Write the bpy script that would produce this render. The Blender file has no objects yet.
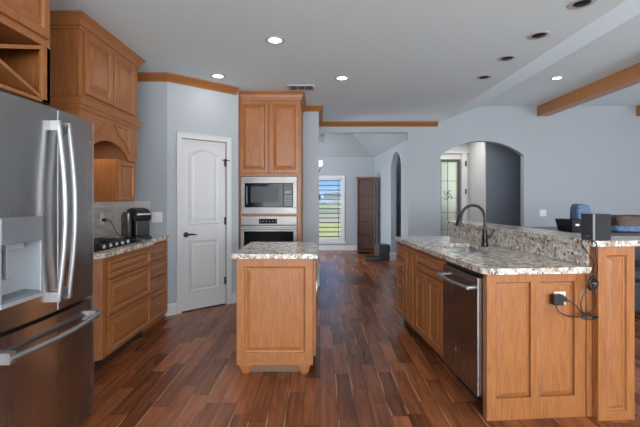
import bpy, bmesh, math, random
from mathutils import Vector, Matrix
random.seed(7)
C = bpy.context.scene.collection
PI = math.pi
# ------------------------------------------------------------------ camera, world, light, exposure
F = 390.0
cam_d = bpy.data.cameras.new('camera'); cam = bpy.data.objects.new('camera', cam_d); C.objects.link(cam)
cam_d.sensor_width = 36; cam_d.lens = F/640*36; cam_d.shift_y = -14.5/640; cam_d.clip_start = .05; cam_d.clip_end = 300
cam.location = (0, 0, 1.325); cam.rotation_euler = (PI/2, 0, 0)
bpy.context.scene.camera = cam
vs = bpy.context.scene.view_settings
vs.view_transform = 'Standard'; vs.look = 'None'; vs.gamma = 1; vs.use_curve_mapping = False
vs.exposure = 0.76
w = bpy.data.worlds.new('sky'); bpy.context.scene.world = w; w.use_nodes = True
wn = w.node_tree.nodes; wl = w.node_tree.links
bg = wn['Background']; bg.inputs[1].default_value = .8
tc = wn.new('ShaderNodeTexCoord'); sx = wn.new('ShaderNodeSeparateXYZ'); cr = wn.new('ShaderNodeValToRGB')
wl.new(tc.outputs['Generated'], sx.inputs[0]); wl.new(sx.outputs[2], cr.inputs[0]); wl.new(cr.outputs[0], bg.inputs[0])
cr.color_ramp.elements[0].position = 0.0; cr.color_ramp.elements[0].color = (.30, .47, .74, 1)
cr.color_ramp.elements[1].position = .35; cr.color_ramp.elements[1].color = (.16, .36, .72, 1)
def area(name, loc, rot, sx_, sy_, power, col=(1, 1, 1), spread=PI):
    d = bpy.data.lights.new(name, 'AREA'); d.shape = 'RECTANGLE'; d.size = sx_; d.size_y = sy_; d.energy = power; d.color = col; d.spread = spread
    o = bpy.data.objects.new(name, d); o.location = loc; o.rotation_euler = rot; C.objects.link(o); return o
area('rear_daylight_fill', (0.2, -4.95, 1.4), (PI/2+.95, 0, 0), 5.0, 2.3, 400, (.97, .99, 1.0))  # area lamp added behind the camera, tilted up to brighten the ceiling
area('rear_living_fill', (5.2, -4.95, 1.4), (PI/2+.9, 0, 0), 3.8, 2.3, 210, (.97, .99, 1.0))  # second area lamp added at the rear to brighten the living side
area('living_side_fill', (7.2, 1.2, 1.3), (PI/2+.15, 0, PI/2), 5.0, 1.8, 75, (.96, .98, 1.0))  # side lamp added to brighten the cabinet fronts along the left wall
area('dining_fill', (-2.2, 8.5, 1.4), (PI/2, 0, -PI/2), 1.8, 1.8, 60, (.93, .97, 1.0))  # area lamp added inside the dining room to brighten its walls
area('foyer_fill', (2.7, 8.2, 2.7), (0, 0, 0), 1.2, 1.2, 13, (1, .98, .96))  # overhead area lamp added to brighten the foyer
area('porch_daylight_fill', (3.0, 10.35, 1.4), (PI/2, 0, PI), 2.4, 2.4, 30, (1, 1, .93))  # area lamp added outside to brighten the front door glass
area('hood_lamp', (-2.1, 3.38, 1.90), (0, 0, 0), .4, .25, 1.1, (1, .88, .72))
sd = bpy.data.lights.new('sun', 'SUN'); sd.energy = 2.2; sd.angle = .01
so = bpy.data.objects.new('sun', sd); so.rotation_euler = (math.radians(28), math.radians(12), 0); C.objects.link(so)

# ------------------------------------------------------------------ materials
def newmat(name):
    m = bpy.data.materials.new(name); m.use_nodes = True
    return m, m.node_tree.nodes, m.node_tree.links, m.node_tree.nodes['Principled BSDF']
def N(ns, t, **k):
    n = ns.new(t)
    for a, b in k.items(): setattr(n, a, b)
    return n
def plain(name, col, rough=.5, metal=0, noise=0.0, scale=30, bump=0, emit=None, es=1, spec=.5, trans=0):
    m, ns, ls, b = newmat(name)
    b.inputs['Roughness'].default_value = rough; b.inputs['Metallic'].default_value = metal
    b.inputs['Specular IOR Level'].default_value = spec
    b.inputs['Transmission Weight'].default_value = trans
    t = N(ns, 'ShaderNodeTexCoord'); nz = N(ns, 'ShaderNodeTexNoise'); nz.inputs['Scale'].default_value = scale; nz.inputs['Detail'].default_value = 4
    ls.new(t.outputs['Object'], nz.inputs[0])
    mx = N(ns, 'ShaderNodeMix', data_type='RGBA')
    mx.inputs[6].default_value = (*[c*(1-noise) for c in col], 1); mx.inputs[7].default_value = (*[min(1, c*(1+noise)) for c in col], 1)
    ls.new(nz.outputs[0], mx.inputs[0]); ls.new(mx.outputs[2], b.inputs['Base Color'])
    if bump:
        bp = N(ns, 'ShaderNodeBump'); bp.inputs['Strength'].default_value = bump; bp.inputs['Distance'].default_value = .002
        ls.new(nz.outputs[0], bp.inputs['Height']); ls.new(bp.outputs[0], b.inputs['Normal'])
    if emit:
        b.inputs['Emission Color'].default_value = (*emit, 1); b.inputs['Emission Strength'].default_value = es
    return m
def oak(name, axis, dark=(.10, .030, .008), mid=(.285, .100, .027), light=(.41, .162, .050), rough=.38):
    m, ns, ls, b = newmat(name)
    t = N(ns, 'ShaderNodeTexCoord'); oi = N(ns, 'ShaderNodeObjectInfo')
    ad = N(ns, 'ShaderNodeVectorMath', operation='ADD'); sc = N(ns, 'ShaderNodeVectorMath', operation='SCALE'); sc.inputs['Scale'].default_value = 17.0
    cb = N(ns, 'ShaderNodeCombineXYZ')
    for i in range(3): ls.new(oi.outputs['Random'], cb.inputs[i])
    ls.new(cb.outputs[0], sc.inputs[0]); ls.new(t.outputs['Object'], ad.inputs[0]); ls.new(sc.outputs[0], ad.inputs[1])
    mp = N(ns, 'ShaderNodeMapping'); s = [70, 70, 70]; s[axis] = 2.4; mp.inputs['Scale'].default_value = s
    ls.new(ad.outputs[0], mp.inputs[0])
    fine = N(ns, 'ShaderNodeTexNoise'); fine.inputs['Scale'].default_value = 3.0; fine.inputs['Detail'].default_value = 5; fine.inputs['Roughness'].default_value = .65
    ls.new(mp.outputs[0], fine.inputs[0])
    mp2 = N(ns, 'ShaderNodeMapping'); s = [7, 7, 7]; s[axis] = .9; mp2.inputs['Scale'].default_value = s; ls.new(ad.outputs[0], mp2.inputs[0])
    wv = N(ns, 'ShaderNodeTexNoise'); wv.inputs['Scale'].default_value = 1.0; wv.inputs['Detail'].default_value = 2; ls.new(mp2.outputs[0], wv.inputs[0])
    mu = N(ns, 'ShaderNodeMath', operation='MULTIPLY'); mu.inputs[1].default_value = 9.0; ls.new(wv.outputs[0], mu.inputs[0])
    fr = N(ns, 'ShaderNodeMath', operation='PINGPONG'); fr.inputs[1].default_value = .5; ls.new(mu.outputs[0], fr.inputs[0])
    m1 = N(ns, 'ShaderNodeMath', operation='MULTIPLY_ADD'); m1.inputs[1].default_value = .24; ls.new(fr.outputs[0], m1.inputs[0])
    m2 = N(ns, 'ShaderNodeMath', operation='MULTIPLY'); m2.inputs[1].default_value = 1.30; ls.new(fine.outputs[0], m2.inputs[0]); ls.new(m2.outputs[0], m1.inputs[2])
    r = N(ns, 'ShaderNodeValToRGB'); e = r.color_ramp.elements
    e[0].position = .36; e[0].color = (*dark, 1); e[1].position = .92; e[1].color = (*light, 1)
    k = e.new(.56); k.color = (*mid, 1)
    ls.new(m1.outputs[0], r.inputs[0]); ls.new(r.outputs[0], b.inputs['Base Color'])
    b.inputs['Roughness'].default_value = rough
    bp = N(ns, 'ShaderNodeBump'); bp.inputs['Strength'].default_value = .12; bp.inputs['Distance'].default_value = .001
    ls.new(fine.outputs[0], bp.inputs['Height']); ls.new(bp.outputs[0], b.inputs['Normal'])
    return m
OAKV = oak('oak_vertical_grain', 2); OAKH = oak('oak_horizontal_grain', 0); OAKY = oak('oak_lengthwise_grain', 1)
WALNUT_SHADED = oak('bookcase_shelf_shade', 2, (.03, .012, .01), (.06, .024, .018), (.09, .036, .026))  # darkened copy of the bookcase wood, shelf shade put into the colour
WALNUT = oak('dark_bookcase_wood', 2, (.07, .026, .017), (.15, .06, .038), (.22, .09, .058))
BEAMW = oak('beam_wood', 1, (.26, .09, .025), (.42, .165, .048), (.52, .22, .07), .3)
TRIMW = oak('crown_wood', 0, (.16, .055, .014), (.28, .10, .028), (.37, .145, .045), .35)
TRIMD = oak('crown_wood_dark', 0, (.16, .065, .015), (.25, .105, .027), (.32, .14, .04), .35)
def granite(name):
    m, ns, ls, b = newmat(name)
    t = N(ns, 'ShaderNodeTexCoord')
    def nz(sc, det=3, off=0):
        a = N(ns, 'ShaderNodeMapping'); a.inputs['Location'].default_value = (off, off*.7, off*.3); ls.new(t.outputs['Object'], a.inputs[0])
        n = N(ns, 'ShaderNodeTexNoise'); n.inputs['Scale'].default_value = sc; n.inputs['Detail'].default_value = det; n.inputs['Roughness'].default_value = .6
        ls.new(a.outputs[0], n.inputs[0]); return n
    def ramp(src, p0, c0, p1, c1):
        r = N(ns, 'ShaderNodeValToRGB'); e = r.color_ramp.elements; e[0].position = p0; e[0].color = c0; e[1].position = p1; e[1].color = c1
        ls.new(src.outputs[0], r.inputs[0]); return r
    base = ramp(nz(16, 5), .42, (.72, .66, .58, 1), .62, (.36, .25, .17, 1))
    def over(cur, src_ramp, col):
        mx = N(ns, 'ShaderNodeMix', data_type='RGBA'); ls.new(src_ramp.outputs[0], mx.inputs[0]); ls.new(cur, mx.inputs[6]); mx.inputs[7].default_value = (*col, 1); return mx.outputs[2]
    k, o = (0, 0, 0, 1), (1, 1, 1, 1)
    cur = over(base.outputs[0], ramp(nz(26, 3, 5), .54, k, .58, o), (.80, .79, .77))
    cur = over(cur, ramp(nz(40, 3, 11), .60, k, .63, o), (.13, .09, .075))
    cur = over(cur, ramp(nz(34, 3, 23), .63, k, .66, o), (.07, .085, .12))
    cur = over(cur, ramp(nz(80, 2, 31), .64, k, .67, o), (.04, .035, .035))
    ls.new(cur, b.inputs['Base Color']); b.inputs['Roughness'].default_value = .16
    return m
GRAN = granite('speckled_granite')
def steel(name, col=(.50, .50, .51), rough=.26, axis=0, wave=.25):
    m, ns, ls, b = newmat(name)
    b.inputs['Base Color'].default_value = (*col, 1); b.inputs['Metallic'].default_value = 1
    t = N(ns, 'ShaderNodeTexCoord'); mp = N(ns, 'ShaderNodeMapping'); s = [260, 260, 260]; s[axis] = 2; mp.inputs['Scale'].default_value = s
    n = N(ns, 'ShaderNodeTexNoise'); n.inputs['Scale'].default_value = 1; n.inputs['Detail'].default_value = 2
    ls.new(t.outputs['Object'], mp.inputs[0]); ls.new(mp.outputs[0], n.inputs[0])
    mr = N(ns, 'ShaderNodeMapRange'); mr.inputs['To Min'].default_value = rough*.75; mr.inputs['To Max'].default_value = rough*1.3
    ls.new(n.outputs[0], mr.inputs[0]); ls.new(mr.outputs[0], b.inputs['Roughness'])
    n2 = N(ns, 'ShaderNodeTexNoise'); n2.inputs['Scale'].default_value = 3; n2.inputs['Detail'].default_value = 1; ls.new(t.outputs['Object'], n2.inputs[0])
    bp = N(ns, 'ShaderNodeBump'); bp.inputs['Strength'].default_value = wave; bp.inputs['Distance'].default_value = .03
    ls.new(n2.outputs[0], bp.inputs['Height']); ls.new(bp.outputs[0], b.inputs['Normal'])
    return m
STEEL = steel('brushed_stainless', (.42, .41, .41), .24, 2); STEELH = steel('brushed_stainless_horizontal', (.21, .205, .20), .38, 0)
SINKM = steel('sink_steel', (.55, .56, .58), .3, 0)
CHROME = plain('satin_handle_steel', (.42, .43, .44), .42, 1)
WALL = plain('grey_blue_wall_paint', (.39, .425, .455), .75, noise=.02, scale=60, bump=.15)
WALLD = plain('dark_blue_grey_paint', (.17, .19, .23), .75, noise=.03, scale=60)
CEIL = plain('grey_ceiling_paint', (.78, .92, .97), .8, noise=.03, scale=90, bump=.3)
WHITE = plain('white_satin_trim', (.60, .605, .61), .35, noise=.01)
CREAM = plain('cream_paint', (.60, .585, .57), .6, noise=.01)
BRONZE = plain('oil_rubbed_bronze', (.016, .013, .012), .3, .2)
BLACK = plain('black_plastic', (.012, .012, .014), .35)
BLACKM = plain('black_cloth_mesh', (.018, .019, .021), .8, noise=.4, scale=400, bump=.5)
DGREY = plain('dark_grey_metal', (.07, .07, .075), .4, .4)
GLASSB = plain('black_oven_glass', (.008, .009, .011), .08, spec=.12)
GLOWGLASS = plain('grey_screen_glass', (.05, .06, .07), .25, spec=.15)
IVORY = plain('ivory_plastic', (.70, .66, .55), .4)
PWHITE = plain('white_plastic', (.75, .76, .77), .4)
LAMPON = plain('lit_lamp', (1, 1, 1), .5, emit=(1, .97, .92), es=5)
GREYPL = plain('light_grey_plastic', (.17, .18, .20), .35)
DISPG = plain('dispenser_cavity_grey', (.36, .39, .42), .4, .2)
BLUEF = plain('blue_fabric', (.09, .15, .27), .7, noise=1.0, scale=45)
LEATHER = plain('brown_leather', (.06, .032, .018), .45, noise=.5, scale=20, bump=.4)
TABLEM = plain('black_table_wood', (.015, .014, .015), .3)
def tile_mat():
    m, ns, ls, b = newmat('linear_mosaic_tile')
    t = N(ns, 'ShaderNodeTexCoord'); sp = N(ns, 'ShaderNodeSeparateXYZ'); ls.new(t.outputs['Object'], sp.inputs[0])
    a = N(ns, 'ShaderNodeMath', operation='ADD'); ls.new(sp.outputs[0], a.inputs[0]); ls.new(sp.outputs[1], a.inputs[1])
    cb = N(ns, 'ShaderNodeCombineXYZ'); ls.new(a.outputs[0], cb.inputs[0]); ls.new(sp.outputs[2], cb.inputs[1])
    br = N(ns, 'ShaderNodeTexBrick'); ls.new(cb.outputs[0], br.inputs[0])
    br.inputs['Scale'].default_value = 1; br.inputs['Brick Width'].default_value = .14; br.inputs['Row Height'].default_value = .028; br.inputs['Mortar Size'].default_value = .0018
    br.inputs['Color1'].default_value = (.42, .38, .33, 1); br.inputs['Color2'].default_value = (.62, .58, .52, 1); br.inputs['Mortar'].default_value = (.35, .33, .3, 1)
    ls.new(br.outputs[0], b.inputs['Base Color']); b.inputs['Roughness'].default_value = .3
    return m
TILE = tile_mat()
TILEP = plain('pale_stone_splash', (.58, .55, .51), .45, noise=.08, scale=12)
def floor_mat():
    m, ns, ls, b = newmat('walnut_plank_floor')
    W = .108; L = .60
    t = N(ns, 'ShaderNodeTexCoord'); sp = N(ns, 'ShaderNodeSeparateXYZ'); ls.new(t.outputs['Object'], sp.inputs[0])
    def M(op, a, bb=None, c=None):
        n = N(ns, 'ShaderNodeMath', operation=op)
        for i, v in enumerate((a, bb, c)):
            if v is None: continue
            if isinstance(v, (int, float)): n.inputs[i].default_value = v
            else: ls.new(v, n.inputs[i])
        return n.outputs[0]
    xr = M('DIVIDE', sp.outputs[0], W); row = M('FLOOR', xr); fx = M('FRACT', xr)
    wn1 = N(ns, 'ShaderNodeTexWhiteNoise', noise_dimensions='1D'); ls.new(row, wn1.inputs['W'])
    yr = M('ADD', M('DIVIDE', sp.outputs[1], L), M('MULTIPLY', wn1.outputs[0], 7.3)); pl = M('FLOOR', yr); fy = M('FRACT', yr)
    cb = N(ns, 'ShaderNodeCombineXYZ'); ls.new(row, cb.inputs[0]); ls.new(pl, cb.inputs[1])
    wn2 = N(ns, 'ShaderNodeTexWhiteNoise', noise_dimensions='2D'); ls.new(cb.outputs[0], wn2.inputs['Vector'])
    rnd = wn2.outputs[0]
    sc3 = N(ns, 'ShaderNodeSeparateColor'); ls.new(wn2.outputs[1], sc3.inputs[0])
    base = N(ns, 'ShaderNodeValToRGB'); e = base.color_ramp.elements
    e[0].position = 0; e[0].color = (.055, .018, .009, 1); e[1].position = 1; e[1].color = (.44, .155, .058, 1)
    k = e.new(.35); k.color = (.17, .05, .018, 1); k = e.new(.7); k.color = (.30, .095, .034, 1)
    # grain
    c2 = N(ns, 'ShaderNodeCombineXYZ')
    ls.new(M('MULTIPLY', sp.outputs[0], 30.0), c2.inputs[0]); ls.new(M('MULTIPLY_ADD', rnd, 40.0, M('MULTIPLY', sp.outputs[1], 2.2)), c2.inputs[1]); ls.new(M('MULTIPLY', rnd, 13.0), c2.inputs[2])
    g = N(ns, 'ShaderNodeTexNoise'); g.inputs['Scale'].default_value = 1.0; g.inputs['Detail'].default_value = 5; g.inputs['Roughness'].default_value = .6; g.inputs['Distortion'].default_value = .6
    ls.new(c2.outputs[0], g.inputs[0])
    tone = M('ADD', M('MULTIPLY', rnd, .6), M('MULTIPLY', M('SUBTRACT', g.outputs[0], .32), 1.25))
    ls.new(tone, base.inputs[0])
    # sapwood streaks along one edge of some planks
    c3 = N(ns, 'ShaderNodeCombineXYZ'); ls.new(M('MULTIPLY_ADD', rnd, 31.0, M('MULTIPLY', sp.outputs[1], 2.0)), c3.inputs[0]); ls.new(M('MULTIPLY', rnd, 57.0), c3.inputs[1])
    g2 = N(ns, 'ShaderNodeTexNoise'); g2.inputs['Scale'].default_value = 1.0; g2.inputs['Detail'].default_value = 1; ls.new(c3.outputs[0], g2.inputs[0])
    width = M('MULTIPLY', M('SUBTRACT', g2.outputs[0], .40), .9)
    has = M('GREATER_THAN', sc3.outputs[1], .62)
    streak = M('MULTIPLY', M('LESS_THAN', fx, M('MINIMUM', width, .13)), has)
    mx = N(ns, 'ShaderNodeMix', data_type='RGBA'); ls.new(M('MULTIPLY', streak, .8), mx.inputs[0]); ls.new(base.outputs[0], mx.inputs[6]); mx.inputs[7].default_value = (.42, .22, .10, 1)
    # joints
    ed = M('MINIMUM', fx, M('SUBTRACT', 1.0, fx)); j1 = M('LESS_THAN', ed, .014)
    ed2 = M('MINIMUM', fy, M('SUBTRACT', 1.0, fy)); j2 = M('LESS_THAN', ed2, .0022)
    j = M('MAXIMUM', j1, j2)
    mx2 = N(ns, 'ShaderNodeMix', data_type='RGBA'); ls.new(M('MULTIPLY', j, .8), mx2.inputs[0]); ls.new(mx.outputs[2], mx2.inputs[6]); mx2.inputs[7].default_value = (.02, .008, .005, 1)
    ls.new(mx2.outputs[2], b.inputs['Base Color'])
    b.inputs['Roughness'].default_value = .27
    bp = N(ns, 'ShaderNodeBump'); bp.inputs['Strength'].default_value = .25; bp.inputs['Distance'].default_value = .002
    ls.new(M('SUBTRACT', M('MULTIPLY', g.outputs[0], .5), j), bp.inputs['Height']); ls.new(bp.outputs[0], b.inputs['Normal'])
    return m
FLOOR = floor_mat()
LAWN = plain('dry_lawn', (.52, .46, .16), .9, noise=.25, scale=1.5)
ROAD = plain('tan_gravel', (.50, .38, .27), .9, noise=.1, scale=3)
LEAF = plain('tree_leaves', (.07, .10, .05), .9, noise=.5, scale=8)
SIDING = plain('white_siding', (.5, .5, .5), .7, noise=.03)
SLAT = plain('shutter_slat_green', (.06, .08, .06), .5)
def glass_mat(name, tint, rough=.02, a=.12):
    m, ns, ls, b = newmat(name)
    tr = N(ns, 'ShaderNodeBsdfTransparent'); tr.inputs[0].default_value = (*tint, 1); gl = N(ns, 'ShaderNodeBsdfGlossy'); gl.inputs['Roughness'].default_value = rough
    ms = N(ns, 'ShaderNodeMixShader'); ms.inputs[0].default_value = a
    ls.new(tr.outputs[0], ms.inputs[1]); ls.new(gl.outputs[0], ms.inputs[2]); ls.new(ms.outputs[0], ns['Material Output'].inputs[0]); return m
PANE = glass_mat('window_glass', (.95, .97, .97), a=.004)
PANEG = glass_mat('leaded_door_glass', (.92, .96, .88), .1, .12)
def leaded():
    m, ns, ls, b = newmat('textured_door_glass')
    tr = N(ns, 'ShaderNodeBsdfTransparent'); tr.inputs[0].default_value = (.95, .97, .92, 1)
    tl = N(ns, 'ShaderNodeBsdfTranslucent'); tl.inputs[0].default_value = (.92, .90, .76, 1)
    ms = N(ns, 'ShaderNodeMixShader'); ms.inputs[0].default_value = .65
    ls.new(tr.outputs[0], ms.inputs[1]); ls.new(tl.outputs[0], ms.inputs[2]); ls.new(ms.outputs[0], ns['Material Output'].inputs[0]); return m
PANEG = leaded()
SHADE = plain('frosted_shade', (.8, .8, .8), .5, emit=(1, .98, .95), es=.6)

# ------------------------------------------------------------------ helpers
class MB:
    def __init__(s): s.bm = bmesh.new()
    def box(s, x0, x1, y0, y1, z0, z1):
        v = [s.bm.verts.new((x, y, z)) for x in (x0, x1) for y in (y0, y1) for z in (z0, z1)]
        for f in ((0, 1, 3, 2), (4, 6, 7, 5), (0, 4, 5, 1), (2, 3, 7, 6), (0, 2, 6, 4), (1, 5, 7, 3)): s.bm.faces.new([v[i] for i in f])
        return s
    def loops(s, ls_, cap0=True, cap1=True, closed=True):
        vv = [[s.bm.verts.new(p) for p in l] for l in ls_]
        n = len(vv[0])
        for a, b in zip(vv[:-1], vv[1:]):
            for i in range(n if closed else n-1):
                j = (i+1) % n
                s.bm.faces.new((a[i], a[j], b[j], b[i]))
        if cap0: s.bm.faces.new(vv[0][::-1])
        if cap1: s.bm.faces.new(vv[-1])
        return s
    def prism(s, pts, plane, a, b):   # extrude 2D outline
        f = {'xy': lambda p, t: (p[0], p[1], t), 'xz': lambda p, t: (p[0], t, p[1]), 'yz': lambda p, t: (t, p[0], p[1])}[plane]
        return s.loops([[f(p, a) for p in pts], [f(p, b) for p in pts]])
    def lathe(s, prof, c=(0, 0, 0), axis='z', n=24, cap=True):
        L = []
        for r, h in prof:
            l = []
            for i in range(n):
                t = 2*PI*i/n; u, v = r*math.cos(t), r*math.sin(t)
                p = {'z': (u, v, h), 'y': (u, h, v), 'x': (h, u, v)}[axis]
                l.append((c[0]+p[0], c[1]+p[1], c[2]+p[2]))
            L.append(l)
        return s.loops(L, cap, cap)
    def tube(s, pts, r, n=10, flat=1.0):
        pts = [Vector(p) for p in pts]; L = []; up = Vector((0, 0, 1)); prev = None
        for i, p in enumerate(pts):
            d = (pts[min(i+1, len(pts)-1)]-pts[max(i-1, 0)]).normalized()
            if prev is None:
                a = d.orthogonal().normalized() if abs(d.z) > .95 else d.cross(up).normalized()
            else: a = (prev - d*prev.dot(d)).normalized()
            prev = a; b = d.cross(a)
            rr = r[i] if isinstance(r, (list, tuple)) else r
            L.append([tuple(p + a*math.cos(2*PI*k/n)*rr + b*math.sin(2*PI*k/n)*rr*flat) for k in range(n)])
        return s.loops(L)
    def ringpanel(s, x0, x1, z0, z1, y, prof, arch=0):  # nested outlines; prof = [(inset, dy)]; front faces -y
        L = []
        for ins, dy in prof:
            a, b, c, d = x0+ins, x1-ins, z0+ins, z1-ins
            if arch:
                pts = [(a, c), (b, c)]; n = 12
                for i in range(n+1):
                    u = i/n; xx = b+(a-b)*u; pts.append((xx, d - arch*(2*u-1)**2))
            else: pts = [(a, c), (b, c), (b, d), (a, d)]
            L.append([(p[0], y-dy, p[1]) for p in pts])
        return s.loops(L)
    def raised(s, x0, x1, z0, z1, y=0, t=.02, fr=.05):
        m = min(x1-x0, z1-z0); fr = min(fr, m*.24); g = min(.034, m*.15)
        return s.ringpanel(x0, x1, z0, z1, y, [(0, 0), (0, t-.004), (.004, t), (fr-.007, t), (fr, t-.010), (fr+.006, t-.014), (fr+g+.006, t-.003), (fr+g+.008, t-.001)])
    def sweep(s, pts, prof, side=1):   # prof (off,z), off to the right of travel
        n = len(pts); L = []
        for i, p in enumerate(pts):
            p = Vector(p)
            def nrm(a, b): d = (Vector(b)-Vector(a)).normalized(); return Vector((d.y, -d.x))*side
            ns_ = []
            if i > 0: ns_.append(nrm(pts[i-1], pts[i]))
            if i < n-1: ns_.append(nrm(pts[i], pts[i+1]))
            if len(ns_) == 2:
                m = (ns_[0]+ns_[1]).normalized(); m = m/max(.2, m.dot(ns_[0]))
            else: m = ns_[0]
            L.append([(p.x+m.x*o, p.y+m.y*o, z) for o, z in prof])
        return s.loops(L)
    def xf(s, M): bmesh.ops.transform(s.bm, matrix=M, verts=s.bm.verts); return s
    def build(s, name, mat, parent=None, bevel=0, smooth=False, mats=None, sub=0):
        bmesh.ops.recalc_face_normals(s.bm, faces=s.bm.faces)
        me = bpy.data.meshes.new(name); s.bm.to_mesh(me); s.bm.free()
        o = bpy.data.objects.new(name, me); C.objects.link(o); me.materials.append(mat)
        if parent: o.parent = parent
        if smooth:
            for p in me.polygons: p.use_smooth = True
            me.set_sharp_from_angle(angle=math.radians(40))
        if bevel:
            b = o.modifiers.new('bevel', 'BEVEL'); b.width = bevel; b.segments = 2; b.limit_method = 'ANGLE'; b.angle_limit = math.radians(50)
        if sub:
            b = o.modifiers.new('sub', 'SUBSURF'); b.levels = sub; b.render_levels = sub
        return o
def thing(name, label, cat, loc=(0, 0, 0), rz=0, group=None):
    o = bpy.data.objects.new(name, None); C.objects.link(o); o.location = loc; o.rotation_euler = (0, 0, rz); o.empty_display_size = .1
    o['label'] = label; o['category'] = cat
    if group: o['group'] = group
    return o
def tag(o, label, cat, group=None):
    o['label'] = label; o['category'] = cat
    if group: o['group'] = group
    return o
def struct(o): o['kind'] = 'structure'; return o
def at(o, loc, rz=0): o.location = loc; o.rotation_euler = (0, 0, rz); return o

# ------------------------------------------------------------------ setting
CZ = 2.74; CZ2 = 3.03; BW = 7.17
struct(MB().box(-4.2, 7.6, -5.2, 10.4, -.05, 0).build('floor', FLOOR))
cl = MB().box(-2.5, 2.18, -5.2, BW, CZ, CZ+.05)
cl.prism([(2.18, CZ), (2.94, CZ2), (2.94, CZ2+.05), (2.18, CZ+.05)], 'xz', -5.2, BW)
cl.box(2.94, 7.6, -5.2, BW, CZ2, CZ2+.05)
struct(cl.build('ceiling', CEIL))
# left wall behind the range and fridge, the return wall and the oven block
WX = -2.345
struct(MB().box(WX-.12, WX, -5.2, 4.54, 0, CZ).build('wall_left', WALL))
struct(MB().box(WX, -1.733, 4.42, 4.54, 0, CZ).build('wall_end', WALL))
DA = math.atan2(.58, .67); DL = .886
dl, dr, dtop = .166, .737, 2.035
dw = MB().box(0, dl, 0, .12, 0, CZ).box(dr, DL+.02, 0, .12, 0, CZ).box(dl, dr, 0, .12, dtop, CZ)
struct(at(dw.build('wall_pantry', WALL), (-1.733, 4.42, 0), DA))
struct(at(MB().box(-.05, DL-.1, .12, .16, 0, CZ).build('pantry_light_block', WALLD), (-1.733, 4.42, 0), DA))  # unseen board added behind the door, blocks light leaking underneath
struct(MB().box(-1.16, -.02, 5.94, BW, 0, CZ).build('wall_oven', WALL))
def arc(xa, xb, zs, zp, n=24):
    h = zp-zs; c = (xb-xa)/2; R = (c*c+h*h)/(2*h); m = (xa+xb)/2; out = []
    t0 = math.asin(min(1, c/R))
    for i in range(n+1):
        t = -t0+2*t0*i/n; out.append((m+R*math.sin(t), zp-R+R*math.cos(t)))
    return out
AX0, AX1 = 2.22, 3.75
wb = MB()
wb.box(-.02, 1.62, BW, BW+.12, 2.55, CZ)
wb.box(1.62, AX0, BW, BW+.12, 0, CZ)
ar = arc(AX0, AX1, 2.13, 2.39)
wb.prism([(AX0, CZ), *[(x, z) for x, z in ar], (AX1, CZ)], 'xz', BW, BW+.12)
wb.box(AX1, 7.6, BW, BW+.12, 0, CZ)
wb.prism([(2.18, CZ), (7.6, CZ), (7.6, CZ2), (2.94, CZ2)], 'xz', BW, BW+.12)
struct(wb.build('wall_back', WALL))
# wall on the right with a wide window opening, wall behind the camera with one too
def open_wall(name, axis, c, lo, hi, top, o0, o1, oz0, oz1):
    m = MB()
    def b(a0, a1, z0, z1):
        if axis == 'x': m.box(c, c+.12, a0, a1, z0, z1)
        else: m.box(a0, a1, c-.12, c, z0, z1)
    b(lo, o0, 0, top); b(o1, hi, 0, top); b(o0, o1, 0, oz0); b(o0, o1, oz1, top)
    return struct(m.build(name, WALL))
open_wall('wall_right', 'x', 7.6, -5.2, BW+.12, CZ2, 0, 5.2, .4, 2.6)
open_wall('wall_front', 'y', -5.2, -2.5, 7.6, CZ2, -2.0, 6.8, .3, 2.6)
# dining room beyond the opening
DX0, DX1, DY = 1.62, 1.42, 10.1
def dpt(x, y): return (x, y)
L2 = math.hypot(DX1-DX0, DY-BW-.12); dang = math.atan2(DY-BW-.12, DX1-DX0)
# right dining wall in its own frame: local x runs away from the camera, local y to the left is the room
wd = MB()
a0, a1 = .38, 1.17
wd.box(0, a0, -.12, 0, 0, 3.0); wd.box(a1, L2+.1, -.12, 0, 0, 3.0)
wd.prism([(a0, 3.0), *arc(a0, a1, 1.98, 2.30), (a1, 3.0)], 'xz', -.12, 0)
struct(at(wd.build('wall_dining_right', WALL), (DX0, BW+.12, 0), dang))
m = MB(); wx0, wx1, wz0, wz1 = -.62, .57, .27, 1.86
m.box(-3.2, wx0, DY, DY+.12, 0, 3.1); m.box(wx1, 3.2, DY, DY+.12, 0, 3.1); m.box(wx0, wx1, DY, DY+.12, 0, wz0); m.box(wx0, wx1, DY, DY+.12, wz1, 3.1)
struct(m.build('wall_dining_back', WALL))
struct(MB().box(-3.2, -5.28, BW, DY, 0, 3.1).build('wall_dining_left', WALL))
t_ = .62; zt = 2.9; zl = 2.42
m = MB()
def quad(m, pts): m.bm.faces.new([m.bm.verts.new(p) for p in pts])
quad(m, [(-3.1, DY, zl), (DX1, DY, zl), (DX1-t_, DY-t_, zt), (-3.1, DY-t_, zt)])
quad(m, [(DX1, DY, zl), (DX0+.02, BW+.12, zl), (DX0-t_, BW+.12, zt), (DX1-t_, DY-t_, zt)])
quad(m, [(DX0+.02, BW+.125, zl-.02), (DX0+.3, BW+.125, zl-.02), (DX0+.3, BW+.125, 3), (DX0-t_, BW+.125, 3)])
quad(m, [(-3.1, DY-t_, zt), (DX1-t_, DY-t_, zt), (DX0-t_, BW+.12, zt), (-3.1, BW+.12, zt)])
o = struct(m.build('ceiling_dining', WALL)); sm = o.modifiers.new('solid', 'SOLIDIFY'); sm.thickness = .02; sm.offset = 0
struct(MB().box(-.35, .10, 8.3, 8.6, 2.53, 2.9).build('trim_1', WALL))
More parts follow.
